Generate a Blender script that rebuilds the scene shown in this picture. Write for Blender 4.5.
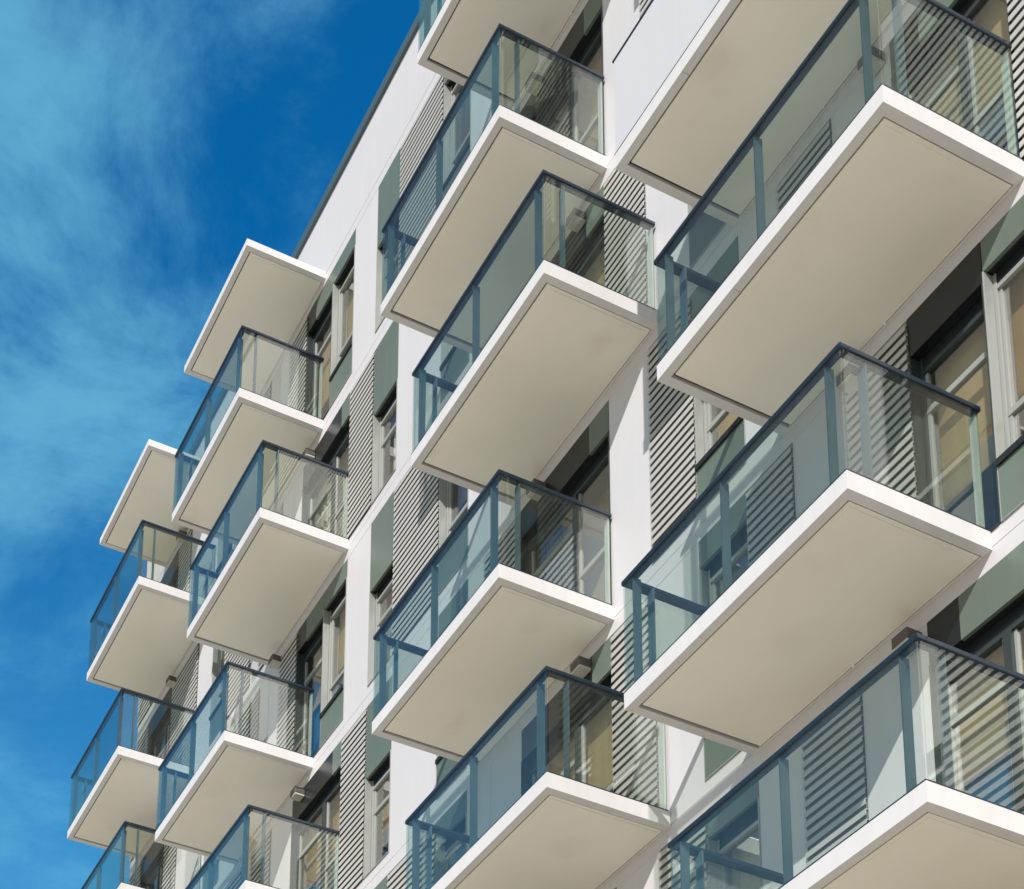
import bpy, math, random
from mathutils import Matrix, Vector

random.seed(7)
for o in list(bpy.data.objects):
    bpy.data.objects.remove(o)
scene = bpy.context.scene
COL = scene.collection

# ------------------------------------------------------------------ camera
GZ = 27.2                      # height of the roof level above the ground
cam_d = bpy.data.cameras.new("camera")
cam = bpy.data.objects.new("camera", cam_d)
COL.objects.link(cam)
R_ = [[0.3878117, 0.9208483, 0.0405022], [0.2014606, -0.1275592, 0.9711551], [-0.899453, 0.3684657, 0.2349836]]
cam.matrix_world = Matrix(((R_[0][0], R_[1][0], -R_[2][0], 0.0),
                           (R_[0][1], R_[1][1], -R_[2][1], -9.73818),
                           (R_[0][2], R_[1][2], -R_[2][2], -25.68914 + GZ),
                           (0, 0, 0, 1)))
cam_d.sensor_fit = 'HORIZONTAL'
cam_d.sensor_width = 36.0
cam_d.lens = 1771.6823 / 1024 * 36.0
cam_d.shift_x = (512 - 203.007) / 1024
cam_d.shift_y = (1491.037 - 444.5) / 1024
cam_d.clip_start = 0.1
cam_d.clip_end = 5000
scene.camera = cam

# ------------------------------------------------------------------ world / sun
SUN_TO = Vector((1.067, -1.0, 0.97)).normalized()
sun_el = math.asin(SUN_TO.z)
sun_az = math.atan2(SUN_TO.x, SUN_TO.y)          # clockwise from +Y
w = bpy.data.worlds.new("World")
scene.world = w
w.use_nodes = True
nt = w.node_tree
nt.nodes.clear()
N = nt.nodes.new
L = nt.links.new
out = N('ShaderNodeOutputWorld')
bg = N('ShaderNodeBackground')
bg.inputs['Strength'].default_value = 0.095
sky = N('ShaderNodeTexSky')
sky.sky_type = 'NISHITA'
sky.sun_disc = False
sky.sun_elevation = sun_el
sky.sun_rotation = sun_az
sky.altitude = 100
sky.air_density = 1.0
sky.dust_density = 0.4
sky.ozone_density = 2.5
tint = N('ShaderNodeMix'); tint.data_type = 'RGBA'; tint.blend_type = 'MULTIPLY'
tint.inputs[0].default_value = 1.0
geo_w = N('ShaderNodeTexCoord')
dotp = N('ShaderNodeVectorMath'); dotp.operation = 'DOT_PRODUCT'
L(geo_w.outputs['Generated'], dotp.inputs[0]); dotp.inputs[1].default_value = SUN_TO
sunside = N('ShaderNodeMapRange'); sunside.interpolation_type = 'SMOOTHSTEP'
sunside.inputs['From Min'].default_value = -0.05; sunside.inputs['From Max'].default_value = 0.55
L(dotp.outputs['Value'], sunside.inputs['Value'])
tmix = N('ShaderNodeMix'); tmix.data_type = 'RGBA'
tmix.inputs[6].default_value = (0.03, 0.95, 1.5, 1)      # deep blue away from the sun
tmix.inputs[7].default_value = (1.5, 1.0, 0.62, 1)       # hazy, whiter sky on the sun's side
L(sunside.outputs[0], tmix.inputs[0])
L(tmix.outputs[2], tint.inputs[7])
L(sky.outputs[0], tint.inputs[6])
# wispy cirrus: mottled noise over the sky directions
tc = N('ShaderNodeTexCoord')
sep2 = N('ShaderNodeSeparateXYZ'); L(tc.outputs['Generated'], sep2.inputs[0])
mp = N('ShaderNodeMapping'); mp.inputs['Location'].default_value = (6.8, 9.2, -4.4)
mp.inputs['Rotation'].default_value = (0.3, 0.2, 0.5)
mp.inputs['Scale'].default_value = (1.0, 1.0, 1.5)
L(tc.outputs['Generated'], mp.inputs[0])
n1 = N('ShaderNodeTexNoise'); n1.inputs['Scale'].default_value = 7.0; n1.inputs['Detail'].default_value = 12
n1.inputs['Roughness'].default_value = 0.64; n1.inputs['Distortion'].default_value = 0.35
L(mp.outputs[0], n1.inputs['Vector'])
n2 = N('ShaderNodeTexNoise'); n2.inputs['Scale'].default_value = 4.2; n2.inputs['Detail'].default_value = 4
L(mp.outputs[0], n2.inputs['Vector'])
mulc = N('ShaderNodeMath'); mulc.operation = 'MULTIPLY'; L(n1.outputs['Fac'], mulc.inputs[0]); L(n2.outputs['Fac'], mulc.inputs[1])
rmp = N('ShaderNodeMapRange'); rmp.interpolation_type = 'SMOOTHSTEP'
rmp.inputs['From Min'].default_value = 0.195; rmp.inputs['From Max'].default_value = 0.41
rmp.inputs['To Max'].default_value = 0.66
L(mulc.outputs[0], rmp.inputs['Value'])
cl = N('ShaderNodeMix'); cl.data_type = 'RGBA'
L(rmp.outputs[0], cl.inputs[0]); L(tint.outputs[2], cl.inputs[6])
cl.inputs[7].default_value = (1.5, 4.7, 6.6, 1)
hz = N('ShaderNodeMapRange'); hz.interpolation_type = 'SMOOTHSTEP'
hz.inputs['From Min'].default_value = 0.74; hz.inputs['From Max'].default_value = 0.40
hz.inputs['To Max'].default_value = 0.55
L(sep2.outputs['Z'], hz.inputs['Value'])
hm = N('ShaderNodeMix'); hm.data_type = 'RGBA'
L(hz.outputs[0], hm.inputs[0]); L(cl.outputs[2], hm.inputs[6])
hm.inputs[7].default_value = (1.0, 3.9, 6.2, 1)
L(hm.outputs[2], bg.inputs['Color'])
L(bg.outputs[0], out.inputs[0])

sd = bpy.data.lights.new("sun", 'SUN')
sd.energy = 4.0
sd.angle = math.radians(0.5)
sd.color = (1.0, 0.945, 0.90)
sun = bpy.data.objects.new("sun", sd)
COL.objects.link(sun)
sun.rotation_euler = (-SUN_TO).to_track_quat('-Z', 'Y').to_euler()
sun.location = (0, -30, 60)

vs = scene.view_settings
vs.view_transform = 'Standard'
vs.look = 'None'
vs.gamma = 1
vs.use_curve_mapping = False
vs.exposure = 0.32
scene.cycles.max_bounces = 14
scene.cycles.transparent_max_bounces = 24
scene.cycles.diffuse_bounces = 5
scene.cycles.sample_clamp_indirect = 6

# ------------------------------------------------------------------ materials
def mat(name, col, rough=0.5, metal=0.0, spec=0.5, var=0.06, vscale=0.7, streak=0.0, bump=0.0, stain=None, bscale=60):
    m = bpy.data.materials.new(name)
    m.use_nodes = True
    t = m.node_tree
    b = t.nodes['Principled BSDF']
    b.inputs['Roughness'].default_value = rough
    b.inputs['Metallic'].default_value = metal
    b.inputs['Specular IOR Level'].default_value = spec
    g = t.nodes.new('ShaderNodeNewGeometry')
    fac = None
    n = t.nodes.new('ShaderNodeTexNoise')
    n.inputs['Scale'].default_value = vscale
    n.inputs['Detail'].default_value = 6
    t.links.new(g.outputs['Position'], n.inputs['Vector'])
    mr = t.nodes.new('ShaderNodeMapRange')
    mr.inputs['From Min'].default_value = 0.3
    mr.inputs['From Max'].default_value = 0.7
    mr.inputs['To Min'].default_value = 1 - var
    mr.inputs['To Max'].default_value = 1 + var * 0.5
    t.links.new(n.outputs['Fac'], mr.inputs['Value'])
    cur = mr.outputs[0]
    if streak:
        mpn = t.nodes.new('ShaderNodeMapping')
        mpn.inputs['Scale'].default_value = (9, 9, 0.25)
        t.links.new(g.outputs['Position'], mpn.inputs[0])
        ns = t.nodes.new('ShaderNodeTexNoise')
        ns.inputs['Scale'].default_value = 1.0
        ns.inputs['Detail'].default_value = 4
        t.links.new(mpn.outputs[0], ns.inputs['Vector'])
        m2 = t.nodes.new('ShaderNodeMapRange')
        m2.inputs['From Min'].default_value = 0.35
        m2.inputs['From Max'].default_value = 0.7
        m2.inputs['To Min'].default_value = 1.0
        m2.inputs['To Max'].default_value = 1.0 - streak
        t.links.new(ns.outputs['Fac'], m2.inputs['Value'])
        mm = t.nodes.new('ShaderNodeMath'); mm.operation = 'MULTIPLY'
        t.links.new(cur, mm.inputs[0]); t.links.new(m2.outputs[0], mm.inputs[1])
        cur = mm.outputs[0]
    mx = t.nodes.new('ShaderNodeMix'); mx.data_type = 'RGBA'; mx.blend_type = 'MULTIPLY'
    mx.inputs[0].default_value = 1
    mx.inputs[6].default_value = (*col, 1)
    cc = t.nodes.new('ShaderNodeCombineColor')
    for i in range(3):
        t.links.new(cur, cc.inputs[i])
    t.links.new(cc.outputs[0], mx.inputs[7])
    res = mx.outputs[2]
    if stain:
        ns = t.nodes.new('ShaderNodeTexNoise')
        ns.inputs['Scale'].default_value = 1.1
        ns.inputs['Detail'].default_value = 5
        t.links.new(g.outputs['Position'], ns.inputs['Vector'])
        m3 = t.nodes.new('ShaderNodeMapRange'); m3.interpolation_type = 'SMOOTHSTEP'
        m3.inputs['From Min'].default_value = 0.55
        m3.inputs['From Max'].default_value = 0.85
        m3.inputs['To Max'].default_value = 0.55
        t.links.new(ns.outputs['Fac'], m3.inputs['Value'])
        mx2 = t.nodes.new('ShaderNodeMix'); mx2.data_type = 'RGBA'
        t.links.new(m3.outputs[0], mx2.inputs[0])
        t.links.new(res, mx2.inputs[6])
        mx2.inputs[7].default_value = (*stain, 1)
        res = mx2.outputs[2]
    t.links.new(res, b.inputs['Base Color'])
    if bump:
        nb = t.nodes.new('ShaderNodeTexNoise')
        nb.inputs['Scale'].default_value = bscale
        nb.inputs['Detail'].default_value = 3
        t.links.new(g.outputs['Position'], nb.inputs['Vector'])
        bp = t.nodes.new('ShaderNodeBump')
        bp.inputs['Strength'].default_value = bump
        bp.inputs['Distance'].default_value = 0.01
        t.links.new(nb.outputs['Fac'], bp.inputs['Height'])
        t.links.new(bp.outputs[0], b.inputs['Normal'])
    return m

def glass(name, tint_col, film=0.05, filmcol=(0.7, 0.7, 0.68), slant=None, r0=0.045):
    m = bpy.data.materials.new(name)
    m.use_nodes = True
    t = m.node_tree
    t.nodes.clear()
    n = t.nodes.new
    o = n('ShaderNodeOutputMaterial')
    tr = n('ShaderNodeBsdfTransparent')
    lwt = n('ShaderNodeLayerWeight'); lwt.inputs['Blend'].default_value = 0.5
    tm = n('ShaderNodeMix'); tm.data_type = 'RGBA'        # longer path through the tinted pane at a slant
    tm.inputs[6].default_value = (*tint_col, 1); tm.inputs[7].default_value = (*(slant or tint_col), 1)
    sq = n('ShaderNodeMath'); sq.operation = 'POWER'; sq.inputs[1].default_value = 2
    t.links.new(lwt.outputs['Facing'], sq.inputs[0]); t.links.new(sq.outputs[0], tm.inputs[0]); t.links.new(tm.outputs[2], tr.inputs[0])
    gl = n('ShaderNodeBsdfGlossy'); gl.inputs['Roughness'].default_value = 0.02
    lw = n('ShaderNodeLayerWeight')
    lw.inputs['Blend'].default_value = 0.5
    pw = n('ShaderNodeMath'); pw.operation = 'POWER'; pw.inputs[1].default_value = 5
    t.links.new(lw.outputs['Facing'], pw.inputs[0])
    fr = n('ShaderNodeMath'); fr.operation = 'MULTIPLY_ADD'; fr.inputs[1].default_value = 1 - r0; fr.inputs[2].default_value = r0
    t.links.new(pw.outputs[0], fr.inputs[0])
    mx = n('ShaderNodeMixShader')
    t.links.new(fr.outputs[0], mx.inputs[0]); t.links.new(tr.outputs[0], mx.inputs[1]); t.links.new(gl.outputs[0], mx.inputs[2])
    df = n('ShaderNodeBsdfDiffuse'); df.inputs[0].default_value = (*filmcol, 1)
    g = n('ShaderNodeNewGeometry')
    mpn = n('ShaderNodeMapping'); mpn.inputs['Scale'].default_value = (14, 14, 0.5)
    t.links.new(g.outputs['Position'], mpn.inputs[0])
    ns = n('ShaderNodeTexNoise'); ns.inputs['Scale'].default_value = 1.0; ns.inputs['Detail'].default_value = 5
    t.links.new(mpn.outputs[0], ns.inputs['Vector'])
    mr = n('ShaderNodeMapRange')
    mr.inputs['From Min'].default_value = 0.3; mr.inputs['From Max'].default_value = 0.75
    mr.inputs['To Min'].default_value = film * 0.35; mr.inputs['To Max'].default_value = film * 1.9
    t.links.new(ns.outputs['Fac'], mr.inputs['Value'])
    m2 = n('ShaderNodeMixShader')
    t.links.new(mr.outputs[0], m2.inputs[0]); t.links.new(mx.outputs[0], m2.inputs[1]); t.links.new(df.outputs[0], m2.inputs[2])
    t.links.new(m2.outputs[0], o.inputs[0])
    return m

M = {}
M['wall'] = mat('white_render', (0.605, 0.592, 0.612), 0.55, var=0.035, vscale=0.5, streak=0.03, bump=0.05)
M['fascia'] = mat('white_fascia', (0.69, 0.675, 0.675), 0.45, var=0.05, streak=0.05)
M['soffit'] = mat('soffit_board', (0.88, 0.845, 0.77), 0.6, var=0.05, vscale=0.9, stain=(0.62, 0.55, 0.44))
M['groove'] = mat('dark_joint', (0.03, 0.028, 0.026), 0.8)
M['louvre'] = mat('grey_louvre', (0.475, 0.465, 0.445), 0.45, var=0.04, streak=0.04)
M['louvre_back'] = mat('louvre_back', (0.21, 0.215, 0.215), 0.8)
M['spandrel'] = mat('grey_green_panel', (0.128, 0.165, 0.138), 0.4, var=0.10, vscale=0.6, streak=0.08)
M['shaded_spandrel'] = mat('shaded_grey_green_panel', (0.006, 0.010, 0.013), 0.3, var=0.1)  # spandrel under a balcony, its shade put into the colour
M['dark'] = mat('anthracite', (0.007, 0.009, 0.011), 0.5)
M['steel'] = mat('blue_grey_steel', (0.012, 0.024, 0.040), 0.28, spec=0.5, var=0.12, vscale=3)
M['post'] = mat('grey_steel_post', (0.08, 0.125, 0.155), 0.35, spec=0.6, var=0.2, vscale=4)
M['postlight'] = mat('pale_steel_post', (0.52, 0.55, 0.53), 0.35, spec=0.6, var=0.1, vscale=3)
M['frame'] = mat('window_frame', (0.30, 0.315, 0.30), 0.4, var=0.06)
M['doorframe'] = mat('dark_door_frame', (0.03, 0.042, 0.043), 0.4, var=0.1)
M['coping'] = mat('coping_metal', (0.06, 0.10, 0.115), 0.4, var=0.1)
M['blind_tan'] = mat('tan_blind', (0.52, 0.40, 0.22), 0.8, var=0.12, vscale=2.5, streak=0.15)
M['blind_brown'] = mat('brown_blind', (0.34, 0.22, 0.11), 0.7, var=0.15, vscale=3)
M['curtain'] = mat('white_curtain', (0.72, 0.71, 0.66), 0.85, var=0.05, streak=0.1)
M['sky_reflection'] = mat('sky_reflection', (0.03, 0.16, 0.34), 0.6, var=0.15, vscale=2)  # blue of the reflected sky, painted on a sheet behind the pane
M['room'] = mat('room_wall', (0.10, 0.085, 0.06), 0.9)
M['panel'] = mat('pale_parapet_panel', (0.56, 0.565, 0.60), 0.6, spec=0.25, var=0.03, streak=0.02)
M['lamp'] = mat('lamp_housing', (0.10, 0.085, 0.08), 0.5)
M['lens'] = mat('lamp_diffuser', (0.55, 0.52, 0.46), 0.4)
M['roof'] = mat('roof_membrane', (0.25, 0.25, 0.25), 0.9)
M['ground'] = mat('pale_paving', (0.59, 0.50, 0.37), 0.9, var=0.15, vscale=0.3)
M['glass'] = glass('rail_glass', (0.95, 0.95, 0.905), 0.007, (0.66, 0.66, 0.60), (0.66, 0.87, 0.86), r0=0.085)
M['pane'] = glass('window_glass', (0.93, 0.94, 0.92), 0.006, r0=0.15)

# ------------------------------------------------------------------ mesh helper
class MB:
    def __init__(self):
        self.v = []; self.f = []
    def box(self, x0, x1, y0, y1, z0, z1):
        b = len(self.v)
        self.v += [(x0, y0, z0), (x1, y0, z0), (x1, y1, z0), (x0, y1, z0),
                   (x0, y0, z1), (x1, y0, z1), (x1, y1, z1), (x0, y1, z1)]
        self.f += [tuple(b + i for i in q) for q in
                   ((0, 3, 2, 1), (4, 5, 6, 7), (0, 1, 5, 4), (1, 2, 6, 5), (2, 3, 7, 6), (3, 0, 4, 7))]
        return self
    def prism(self, prof, x0, x1):
        """closed (y, z) profile extruded along x"""
        b = len(self.v); n = len(prof)
        self.v += [(x0, y, z) for y, z in prof] + [(x1, y, z) for y, z in prof]
        self.f += [tuple(b + i for i in range(n)), tuple(b + n + i for i in reversed(range(n)))]
        for i in range(n):
            j = (i + 1) % n
            self.f.append((b + i, b + n + i, b + n + j, b + j))
        return self
    def build(self, name, m, parent=None, bevel=0.0, smooth=False):
        me = bpy.data.meshes.new(name)
        me.from_pydata(self.v, [], self.f)
        me.materials.append(m)
        me.validate(); me.update()
        import bmesh
        bm = bmesh.new(); bm.from_mesh(me)
        bmesh.ops.recalc_face_normals(bm, faces=bm.faces)
        bm.to_mesh(me); bm.free()
        if smooth:
            for p in me.polygons:
                p.use_smooth = True
        o = bpy.data.objects.new(name, me)
        COL.objects.link(o)
        if parent is not None:
            o.parent = parent
        if bevel:
            md = o.modifiers.new('bevel', 'BEVEL')
            md.width = bevel; md.segments = 2; md.limit_method = 'ANGLE'
        return o

def copy_tree(o, parent):
    c = o.copy()
    COL.objects.link(c)
    c.parent = parent
    for ch in list(o.children):
        copy_tree(ch, c)
    return c

# ------------------------------------------------------------------ ground
g = MB(); g.v = [(-1500, -1500, 0), (1500, -1500, 0), (1500, 1500, 0), (-1500, 1500, 0)]; g.f = [(0, 1, 2, 3)]
go = g.build('ground', M['ground'])
go['kind'] = 'structure'

# ------------------------------------------------------------------ building
H = 3.0
BAND = 0.31
X0, X1 = -28.78, 3.0
bld = bpy.data.objects.new('apartment_building', None)
COL.objects.link(bld)
bld.location = ((X0 + X1) / 2, 0, 0)
BX = bld.location.x
bld['label'] = 'white modern apartment block with grey louvre panels and cantilevered glass balconies against blue sky'
bld['category'] = 'building'

def part(mb, name, m, parent=bld, bevel=0.0, smooth=False):
    """build in world coordinates, hang under the building (or under one of its parts)"""
    if parent is bld:
        mb.v = [(x - BX, y, z) for x, y, z in mb.v]
    return mb.build(name, m, parent, bevel, smooth)

def under(mb, name, m, par, bevel=0.0, smooth=False):
    mb.v = [(x - BX, y, z) for x, y, z in mb.v]
    return mb.build(name, m, par, bevel, smooth)

# bays along the facade: L louvre, P pier, D balcony door, G window with guard, S window under tall spandrel
A = [(-28.78, -28.1, 'L'), (-28.1, -26.85, 'D'), (-26.85, -26.25, 'L'), (-26.25, -24.9, 'P'), (-24.9, -24.2, 'G'),
     (-24.2, -23.5, 'P'), (-23.5, -22.76, 'L'), (-22.76, -22.0, 'P'), (-22.0, -21.35, 'L'), (-21.35, -20.45, 'D'),
     (-20.45, -19.70, 'G'), (-19.70, -18.97, 'P'), (-18.97, -18.25, 'S'), (-18.25, -17.03, 'L'), (-17.03, -16.3, 'G'),
     (-16.3, -15.1, 'P'), (-15.1, -13.35, 'D'), (-13.35, -12.63, 'L'), (-12.63, -11.93, 'P'), (-11.93, -11.2, 'G'),
     (-11.2, -10.58, 'L'), (-10.58, -9.9, 'P'), (-9.9, -9.17, 'L'), (-9.17, -8.38, 'D'), (-8.38, -7.5, 'G'),
     (-7.5, -6.78, 'P'), (-6.78, -6.06, 'S'), (-6.06, -4.84, 'L'), (-4.84, -4.11, 'G'), (-4.11, -2.91, 'P'),
     (-2.91, -1.16, 'D'), (-1.16, -0.44, 'L'), (-0.44, 0.26, 'P'), (0.26, 1.0, 'G'), (1.0, 1.6, 'L'), (1.6, 3.0, 'P')]
B = [(-28.78, -28.1, 'L'), (-28.1, -26.85, 'D'), (-26.85, -25.6, 'L'), (-25.6, -24.9, 'P'), (-24.9, -24.3, 'G'),
     (-24.3, -23.2, 'L'), (-23.2, -22.84, 'P'), (-22.84, -22.1, 'L'), (-22.1, -21.35, 'P'), (-21.35, -19.70, 'D'),
     (-19.70, -18.97, 'L'), (-18.97, -18.25, 'S'), (-18.25, -17.03, 'P'), (-17.03, -16.3, 'G'), (-16.3, -15.9, 'P'),
     (-15.9, -15.1, 'L'), (-15.1, -13.35, 'D'), (-13.35, -12.64, 'P'), (-12.64, -11.92, 'L'), (-11.92, -11.2, 'G'),
     (-11.2, -10.62, 'P'), (-10.62, -9.9, 'L'), (-9.9, -9.17, 'P'), (-9.17, -7.93, 'D'), (-7.93, -6.78, 'L'),
     (-6.78, -6.06, 'S'), (-6.06, -4.84, 'P'), (-4.84, -4.11, 'G'), (-4.11, -3.7, 'P'), (-3.7, -2.91, 'L'),
     (-2.91, -1.16, 'D'), (-1.16, -0.44, 'P'), (-0.44, 0.27, 'L'), (0.27, 1.0, 'G'), (1.0, 1.6, 'P'), (1.6, 3.0, 'P')]

RECESS = 0.09
# where the balcony shade painted on the door-head spandrel ends, by bay
SHADE_EDGE = {(-9.17, -7.93): -8.84, (-21.35, -20.45): -21.05, (-21.35, -19.7): -20.02, (-15.1, -13.35): -13.72}
wall = MB()
louv_mesh = {}
def fz(k):
    return GZ + k * H

def louvre(x0, x1, z0, z1):
    m = MB()
    y = -0.030
    z = z0 + 0.012
    while z + 0.062 < z1:
        m.prism([(y, z), (y, z + 0.054), (y + 0.008, z + 0.060), (y + 0.030, z + 0.064), (y + 0.030, z + 0.058),
                 (y + 0.010, z + 0.046), (y + 0.010, z + 0.004)], x0 + 0.006, x1 - 0.004)
        z += 0.0985
    lo = part(m, 'louvre_panel', M['louvre'])
    bk = MB().box(x0 + 0.012, x1 - 0.012, 0.001, 0.12, z0, z1)
    under(bk, 'backing', M['louvre_back'], lo)

def wavy(x0, x1, y, z0, z1, amp=0.03, pitch=0.12):
    m = MB(); n = max(8, int((x1 - x0) / pitch * 8))
    for i in range(n + 1):
        x = x0 + (x1 - x0) * i / n
        yy = y + amp * math.sin(x / pitch * 2 * math.pi) + amp * 0.4 * math.sin(x * 17)
        m.v += [(x, yy, z0), (x, yy, z1)]
    for i in range(n):
        m.f.append((2 * i, 2 * i + 2, 2 * i + 3, 2 * i + 1))
    return m

def window(x0, x1, z0, z1, kind, seed):
    rnd = random.Random(seed)
    sp = {'S': 1.15, 'D': 0.40, 'G': 0.31}[kind]
    zs = z1 - sp                       # underside of the spandrel
    fr = 0.045
    ya, yb = RECESS, RECESS + 0.07
    f = MB()
    f.box(x0, x0 + fr, ya, yb, z0, zs)
    f.box(x1 - fr, x1, ya, yb, z0, zs)
    f.box(x0, x0 + 0.014, -0.012, ya - 0.001, z0, zs - 0.002)      # jamb linings and sill
    f.box(x1 - 0.014, x1, -0.012, ya - 0.001, z0, zs - 0.002)
    f.box(x0 + 0.014, x1 - 0.014, -0.02, ya - 0.001, z0, z0 + 0.012)
    zh = zs - 0.12                     # dark roller box behind the spandrel
    f.box(x0 + fr, x1 - fr, ya, yb, zh - fr, zh)
    f.box(x0 + fr, x1 - fr, ya, yb, z0, z0 + fr)
    bays = [(x0 + fr, x1 - fr)]
    if kind == 'D' and x1 - x0 > 1.1:
        xm = x0 + (x1 - x0) * 0.55
        f.box(xm - 0.04, xm + 0.04, ya - 0.012, yb, z0 + fr, zh - fr)
        bays = [(x0 + fr, xm - 0.04), (xm + 0.04, x1 - fr)]
    name = {'D': 'balcony_door', 'G': 'window', 'S': 'window'}[kind]
    if kind == 'D':
        fo = part(f, name, M['doorframe'], bevel=0.004)
        f = MB()
    # transoms and inner sash bars, thinner than the frame
    for i, (a, b) in enumerate(bays):
        zt = z0 + 1.02 if (kind in 'GS' or i == 1) else zh - 0.42
        f.box(a, b, ya + 0.012, yb - 0.004, zt - 0.03, zt + 0.03)
        f.box(a, a + 0.03, ya + 0.02, yb - 0.01, z0 + fr, zt - 0.03)
        f.box(b - 0.03, b, ya + 0.02, yb - 0.01, z0 + fr, zt - 0.03)
        f.box(a, a + 0.03, ya + 0.02, yb - 0.01, zt + 0.03, zh - fr)
        f.box(b - 0.03, b, ya + 0.02, yb - 0.01, zt + 0.03, zh - fr)
    if kind == 'D':
        under(f, 'sash', M['frame'], fo, bevel=0.003)
    else:
        fo = part(f, name, M['frame'], bevel=0.004)
    # glass
    p = MB()
    for a, b in bays:
        p.box(a + 0.004, b - 0.004, ya + 0.034, ya + 0.040, z0 + fr, zh - fr)
    under(p, 'pane', M['pane'], fo)
    # spandrel panel with a dark underside and roller box
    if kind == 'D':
        xs = SHADE_EDGE.get((round(x0, 2), round(x1, 2)))
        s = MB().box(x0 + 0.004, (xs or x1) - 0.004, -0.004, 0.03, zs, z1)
        under(s, 'spandrel', M['shaded_spandrel'], fo)  # length painted dark as balcony shade
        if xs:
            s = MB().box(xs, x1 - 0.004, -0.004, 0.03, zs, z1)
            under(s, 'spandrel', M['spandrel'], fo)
    else:
        s = MB().box(x0 + 0.004, x1 - 0.004, -0.004, 0.03, zs, z1)
        under(s, 'spandrel', M['spandrel'], fo)
    d = MB().box(x0 + 0.004, x1 - 0.004, 0.032, RECESS + 0.05, zs + 0.004, z1)
    d.box(x0 + fr, x1 - fr, ya + 0.006, yb, zh, zs + 0.002)
    under(d, 'roller_box', M['dark'], fo)
    # what hangs behind the glass
    yi = yb + 0.10
    r = rnd.random()
    if r < 0.5:
        m = MB().box(x0 + 0.02, x1 - 0.02, yi, yi + 0.01, z0 + rnd.choice((0.02, 0.02, 0.9)), zs)
        under(m, 'blind', M['blind_tan'] if rnd.random() < 0.85 else M['blind_brown'], fo)
    elif r < 0.78:
        c0 = x0 + 0.05; c1 = x0 + (x1 - x0) * rnd.choice((0.4, 0.6, 0.9))
        under(wavy(c0, c1, yi + 0.06, z0 + 0.02, zs), 'curtain', M['curtain'], fo, smooth=True)
        m = MB().box(x0 + 0.02, x1 - 0.02, yi + 0.2, yi + 0.21, z0 + 0.02, zs)
        under(m, 'blind', M['blind_tan'], fo)
    else:
        m = MB().box(x0 + 0.02, x1 - 0.02, yi, yi + 0.01, zs - 1.0, zs)
        under(m, 'blind', M['blind_tan'], fo)
        m = MB().box(x0 + 0.02, x1 - 0.02, yi + 0.05, yi + 0.06, z0 + 0.02, zs - 0.95)
        under(m, 'blind', M['sky_reflection'], fo)  # not a real blind: painted sky reflection in the lower pane
    if kind == 'G':
        gr = MB().box(x0 + 0.01, x1 - 0.005, -0.035, 0.035, z0 + 0.50, z0 + 0.56)
        go_ = under(gr, 'guard_rail', M['dark'], fo)
        gp = MB().box(x0 + 0.012, x1 - 0.006, -0.012, 0.0, z0 + 0.015, z0 + 0.50)
        under(gp, 'guard_panel', M['spandrel'], fo)

for k in range(-9, 0):
    z0 = fz(k); z1 = fz(k + 1) - BAND
    for i, (a, b, t) in enumerate(A if k % 2 else B):
        if t == 'P':
            if b - a > 1.0:                # a vertical joint in the wide piers
                xm = a + 0.45 * (b - a)
                wall.box(a, xm - 0.004, 0, 0.35, z0, z1)
                wall.box(xm + 0.004, b, 0, 0.35, z0, z1)
                wall.box(xm - 0.004, xm + 0.004, 0.01, 0.3, z0, z1)
            else:
                wall.box(a, b, 0, 0.35, z0, z1)
        elif t == 'L':
            louvre(a, b, z0, z1)
        else:
            window(a, b, z0, z1, t, (k + 20) * 100 + i)
    # floor band above the storey, split by a thin joint
    wall.box(X0 - 0.002, X1, -0.003, 1.3, z1, z1 + 0.17)
    wall.box(X0 - 0.002, X1, 0.008, 1.3, z1 + 0.17, z1 + 0.178)
    zt = z1 + BAND if k < -1 else z1 + 0.19
    wall.box(X0 - 0.002, X1, -0.003, 1.3, z1 + 0.178, zt)
# parapet
zp = fz(0) - 0.12
wall.box(X0 - 0.002, X1, 0.01, 0.4, zp, zp + 0.014)
wall.box(X0 - 0.002, X1, 0.0, 0.4, zp + 0.014, GZ + 1.34)
# end wall and back of the building
wall.box(X0, X0 + 0.3, 0.35, 14.0, 0.0, GZ + 1.34)
wall.box(X0 + 0.3, X1, 13.7, 14.0, 0.0, GZ + 1.34)
wall.box(X1 - 0.3, X1, 0.36, 13.7, 0.0, GZ + 1.34)
part(wall, 'wall', M['wall'])
part(MB().box(X0 + 0.3, X1 - 0.3, 1.31, 1.4, 0.0, GZ - 0.2), 'room_wall', M['room'])
part(MB().box(X0 + 0.3, X1 - 0.3, 0.4, 13.7, GZ + 0.2, GZ + 0.3), 'roof', M['roof'])
cp = MB().box(X0 - 0.05, X1 + 0.05, -0.05, 0.45, GZ + 1.342, GZ + 1.53)
part(cp, 'coping', M['coping'], bevel=0.01)

# ------------------------------------------------------------------ balconies
LEN, DEP, TH, HR = 2.757, 1.4287, 0.165, 1.164

def soffit_parts(par, ln, dp, th, gap):
    """recessed soffit board with a shadow gap inside the edge trim; par mesh is built around its own origin"""
    m = MB().box(0.085 + gap, ln - 0.085 - 0.013, -dp + 0.085 + 0.020, -0.036, -th + 0.006, -th + 0.03)
    m.build('soffit_panel', M['soffit'], par)
    b = 0.085 + gap
    # fine inner bead line, drawn by a slightly lower inner board
    m2 = MB().box(b + 0.05, ln - 0.085 - 0.05, -dp + 0.085 + 0.06, -0.075, -th - 0.0005, -th + 0.0058)
    m2.build('soffit_board', M['soffit'], par, bevel=0.002)
    m3 = MB().box(ln * 0.47, ln * 0.47 + 0.016, -0.055, -0.039, -th - 0.022, -th - 0.0005)
    m3.build('drain_spout', M['soffit'], par, bevel=0.004)

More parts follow.
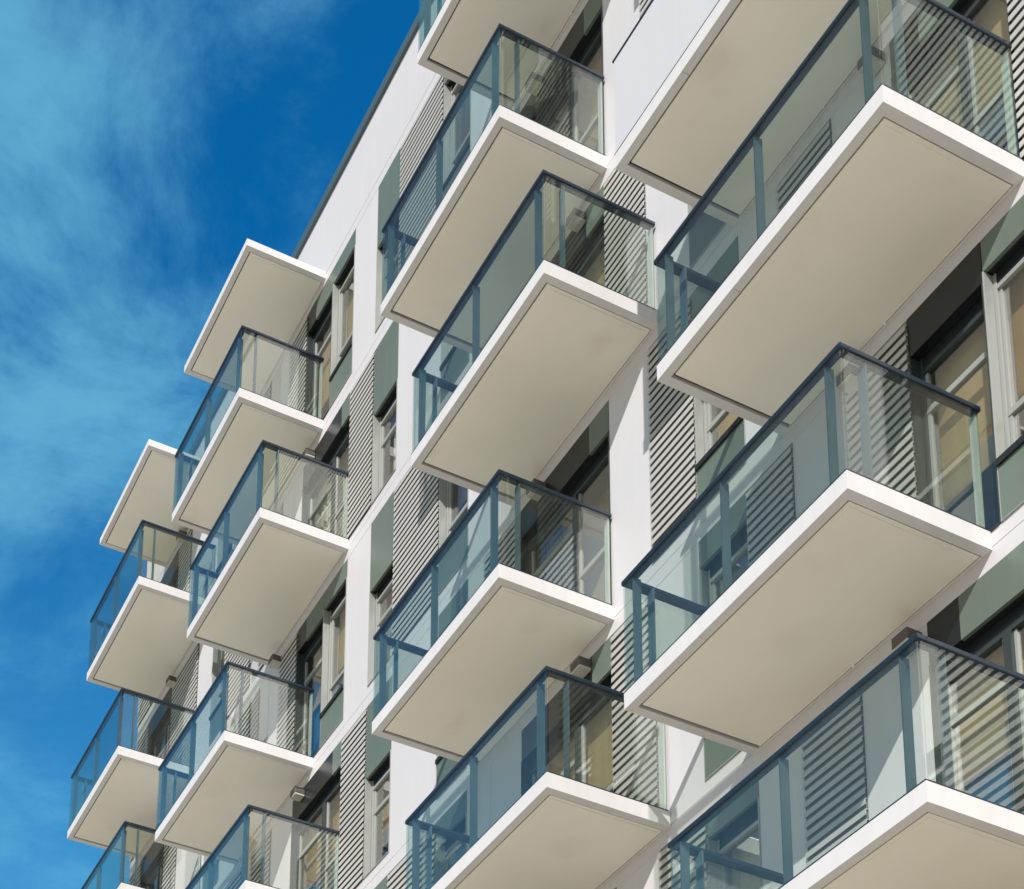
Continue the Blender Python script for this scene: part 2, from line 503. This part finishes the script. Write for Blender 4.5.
def slab_mesh(ln, dp, th):
    m = MB()
    m.box(0, ln * 0.37, -dp, -0.004, -th + 0.045, 0)       # deck, fascia seam at a third
    m.box(ln * 0.37 + 0.003, ln, -dp, -0.004, -th + 0.045, 0)
    t = 0.085
    m.box(0, ln * 0.37, -dp, -dp + t, -th, -th + 0.0449)   # edge trim, four sides, the front one in two lengths
    m.box(ln * 0.37 + 0.004, ln, -dp, -dp + t, -th, -th + 0.0449)
    m.box(0, t, -dp + t, -0.004, -th, -th + 0.0449)
    m.box(ln - t, ln, -dp + t, -0.004, -th, -th + 0.0449)
    m.box(t, ln - t, -0.028, -0.004, -th, -th + 0.0449)
    return m

def make_balcony(solid=False):
    sl = slab_mesh(LEN, DEP, TH).build('balcony', M['fascia'], None)
    # dark recess lining behind the gap
    ln = MB().box(0.0851, LEN - 0.0851, -DEP + 0.0851, -0.0282, -TH + 0.041, -TH + 0.0448)
    ln.build('shadow_gap', M['groove'], sl)
    soffit_parts(sl, LEN, DEP, TH, 0.036)
    # glass: front, two sides
    gt = 0.012
    hb = HR - (0.022 if solid else 0.045)
    gm = M['panel'] if solid else M['glass']
    gname = 'parapet_panel' if solid else 'glass_panel'
    MB().box(0.012, LEN - 0.012, -DEP + 0.004, -DEP + 0.004 + gt, 0.012, hb).build(gname, gm, sl)
    MB().box(LEN - 0.012 - gt + 0.008, LEN - 0.004, -DEP + 0.03, -0.05, 0.012, hb).build(gname, gm, sl)
    MB().box(0.004, 0.004 + gt, -DEP + 0.03, -0.05, 0.012, hb).build(gname, gm, sl)
    # thin bottom gasket
    k = MB()
    k.box(0.0, LEN, -DEP - 0.002, -DEP + 0.022, 0.001, 0.011)
    k.box(LEN - 0.022, LEN + 0.002, -DEP + 0.022, -0.03, 0.001, 0.011)
    k.box(-0.002, 0.022, -DEP + 0.022, -0.03, 0.001, 0.011)
    k.build('gasket', M['steel'], sl)
    # handrail: front and two returns, one continuous mesh
    h = MB()
    h.box(-0.006, LEN + 0.006, -DEP - 0.008, -DEP + 0.078, hb, HR)
    h.box(LEN - 0.078, LEN + 0.006, -DEP + 0.078, -0.02, hb, HR)
    h.box(-0.006, 0.078, -DEP + 0.078, -0.02, hb, HR)
    h.build('handrail', M['steel'], sl, bevel=0.008)
    # flat bar posts, deep side across the glass line
    y1 = -DEP + 0.02
    for x in (0.13, 1.33, LEN - 0.19):
        p = MB().box(x - 0.009, x + 0.009, y1, y1 + 0.085, 0.0, hb)
        p.box(x - 0.05, x + 0.05, y1 + 0.003, y1 + 0.08, 0.0005, 0.012)
        p.build('post', M['post'], sl, bevel=0.003)
    for xs in (LEN - 0.02 - 0.085, 0.02):
        p = MB().box(xs, xs + 0.085, -DEP + 0.26, -DEP + 0.278, 0.0, hb)
        p.build('post', M['post'], sl, bevel=0.003)
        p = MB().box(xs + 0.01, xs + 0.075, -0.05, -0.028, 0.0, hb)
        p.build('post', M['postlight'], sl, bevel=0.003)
    return sl

def make_canopy():
    ln, dp, th = 2.60, 1.382, 0.13
    sl = slab_mesh(ln, dp, th).build('roof_canopy', M['fascia'], None)
    MB().box(0.0851, ln - 0.0851, -dp + 0.0851, -0.0282, -th + 0.041, -th + 0.0448).build('shadow_gap', M['groove'], sl)
    soffit_parts(sl, ln, dp, th, 0.012)
    return sl

XQ = {('1', 'A'): -27.732, ('1', 'B'): -28.322, ('2', 'A'): -23.428, ('2', 'B'): -22.432,
      ('3', 'A'): -16.063, ('3', 'B'): -15.21, ('4', 'A'): -11.239, ('4', 'B'): -10.674}
spots = [('1', 'A', -1), ('1', 'B', -2), ('1', 'A', -3), ('2', 'A', -1), ('2', 'B', -2), ('2', 'A', -3), ('2', 'B', -4),
         ('3', 'B', -1), ('3', 'A', -2), ('3', 'B', -3), ('3', 'A', -4), ('3', 'B', -5),
         ('4', 'B', -4), ('4', 'A', -5), ('4', 'B', -6),
         ('4', 'A', -1), ('4', 'B', -2), ('1', 'B', -4), ('2', 'A', -5), ('3', 'A', -6)]
proto = make_balcony()
for i, (c, t, k) in enumerate(spots):
    b = proto if i == 0 else copy_tree(proto, bld)
    b.parent = bld
    b.location = (XQ[(c, t)] - BX, 0, fz(k))
    b['group'] = 'cantilevered glass balconies'
bs = make_balcony(solid=True)
bs.parent = bld
bs.location = (XQ[('4', 'A')] - BX, 0, fz(-3))
bs['label'] = 'balcony with solid pale grey parapet panels instead of glass'
cproto = make_canopy()
for i, xq in enumerate((-27.60, -23.33, -15.1, -11.1)):
    c = cproto if i == 0 else copy_tree(cproto, bld)
    c.parent = bld
    c.location = (xq - BX, 0, fz(0) - 0.094)
    c['group'] = 'roof canopies over the top balconies'

# ------------------------------------------------------------------ wall lamps under the slabs
lp = MB().box(-0.085, 0.085, -0.17, -0.006, -0.10, 0.0).build('wall_lamp', M['lamp'], None, bevel=0.006)
MB().box(-0.078, 0.078, -0.163, -0.012, -0.125, -0.1005).build('diffuser', M['lens'], lp)
for i, (x, z) in enumerate([(-13.8, -6.36), (-13.8, -12.36), (-14.65, -3.36), (-14.65, -9.36), (-9.3, -9.36), (-9.75, -12.36),
                            (-9.3, -15.36), (-21.0, -9.36), (-22.0, -6.36), (-26.75, -3.36), (-21.0, -3.36), (-26.6, -0.3), (-26.9, -6.36)]):
    o = lp if i == 0 else copy_tree(lp, bld)
    o.parent = bld
    o.location = (x - BX, 0, GZ + z)
    o['group'] = 'square wall lamps under the balconies'
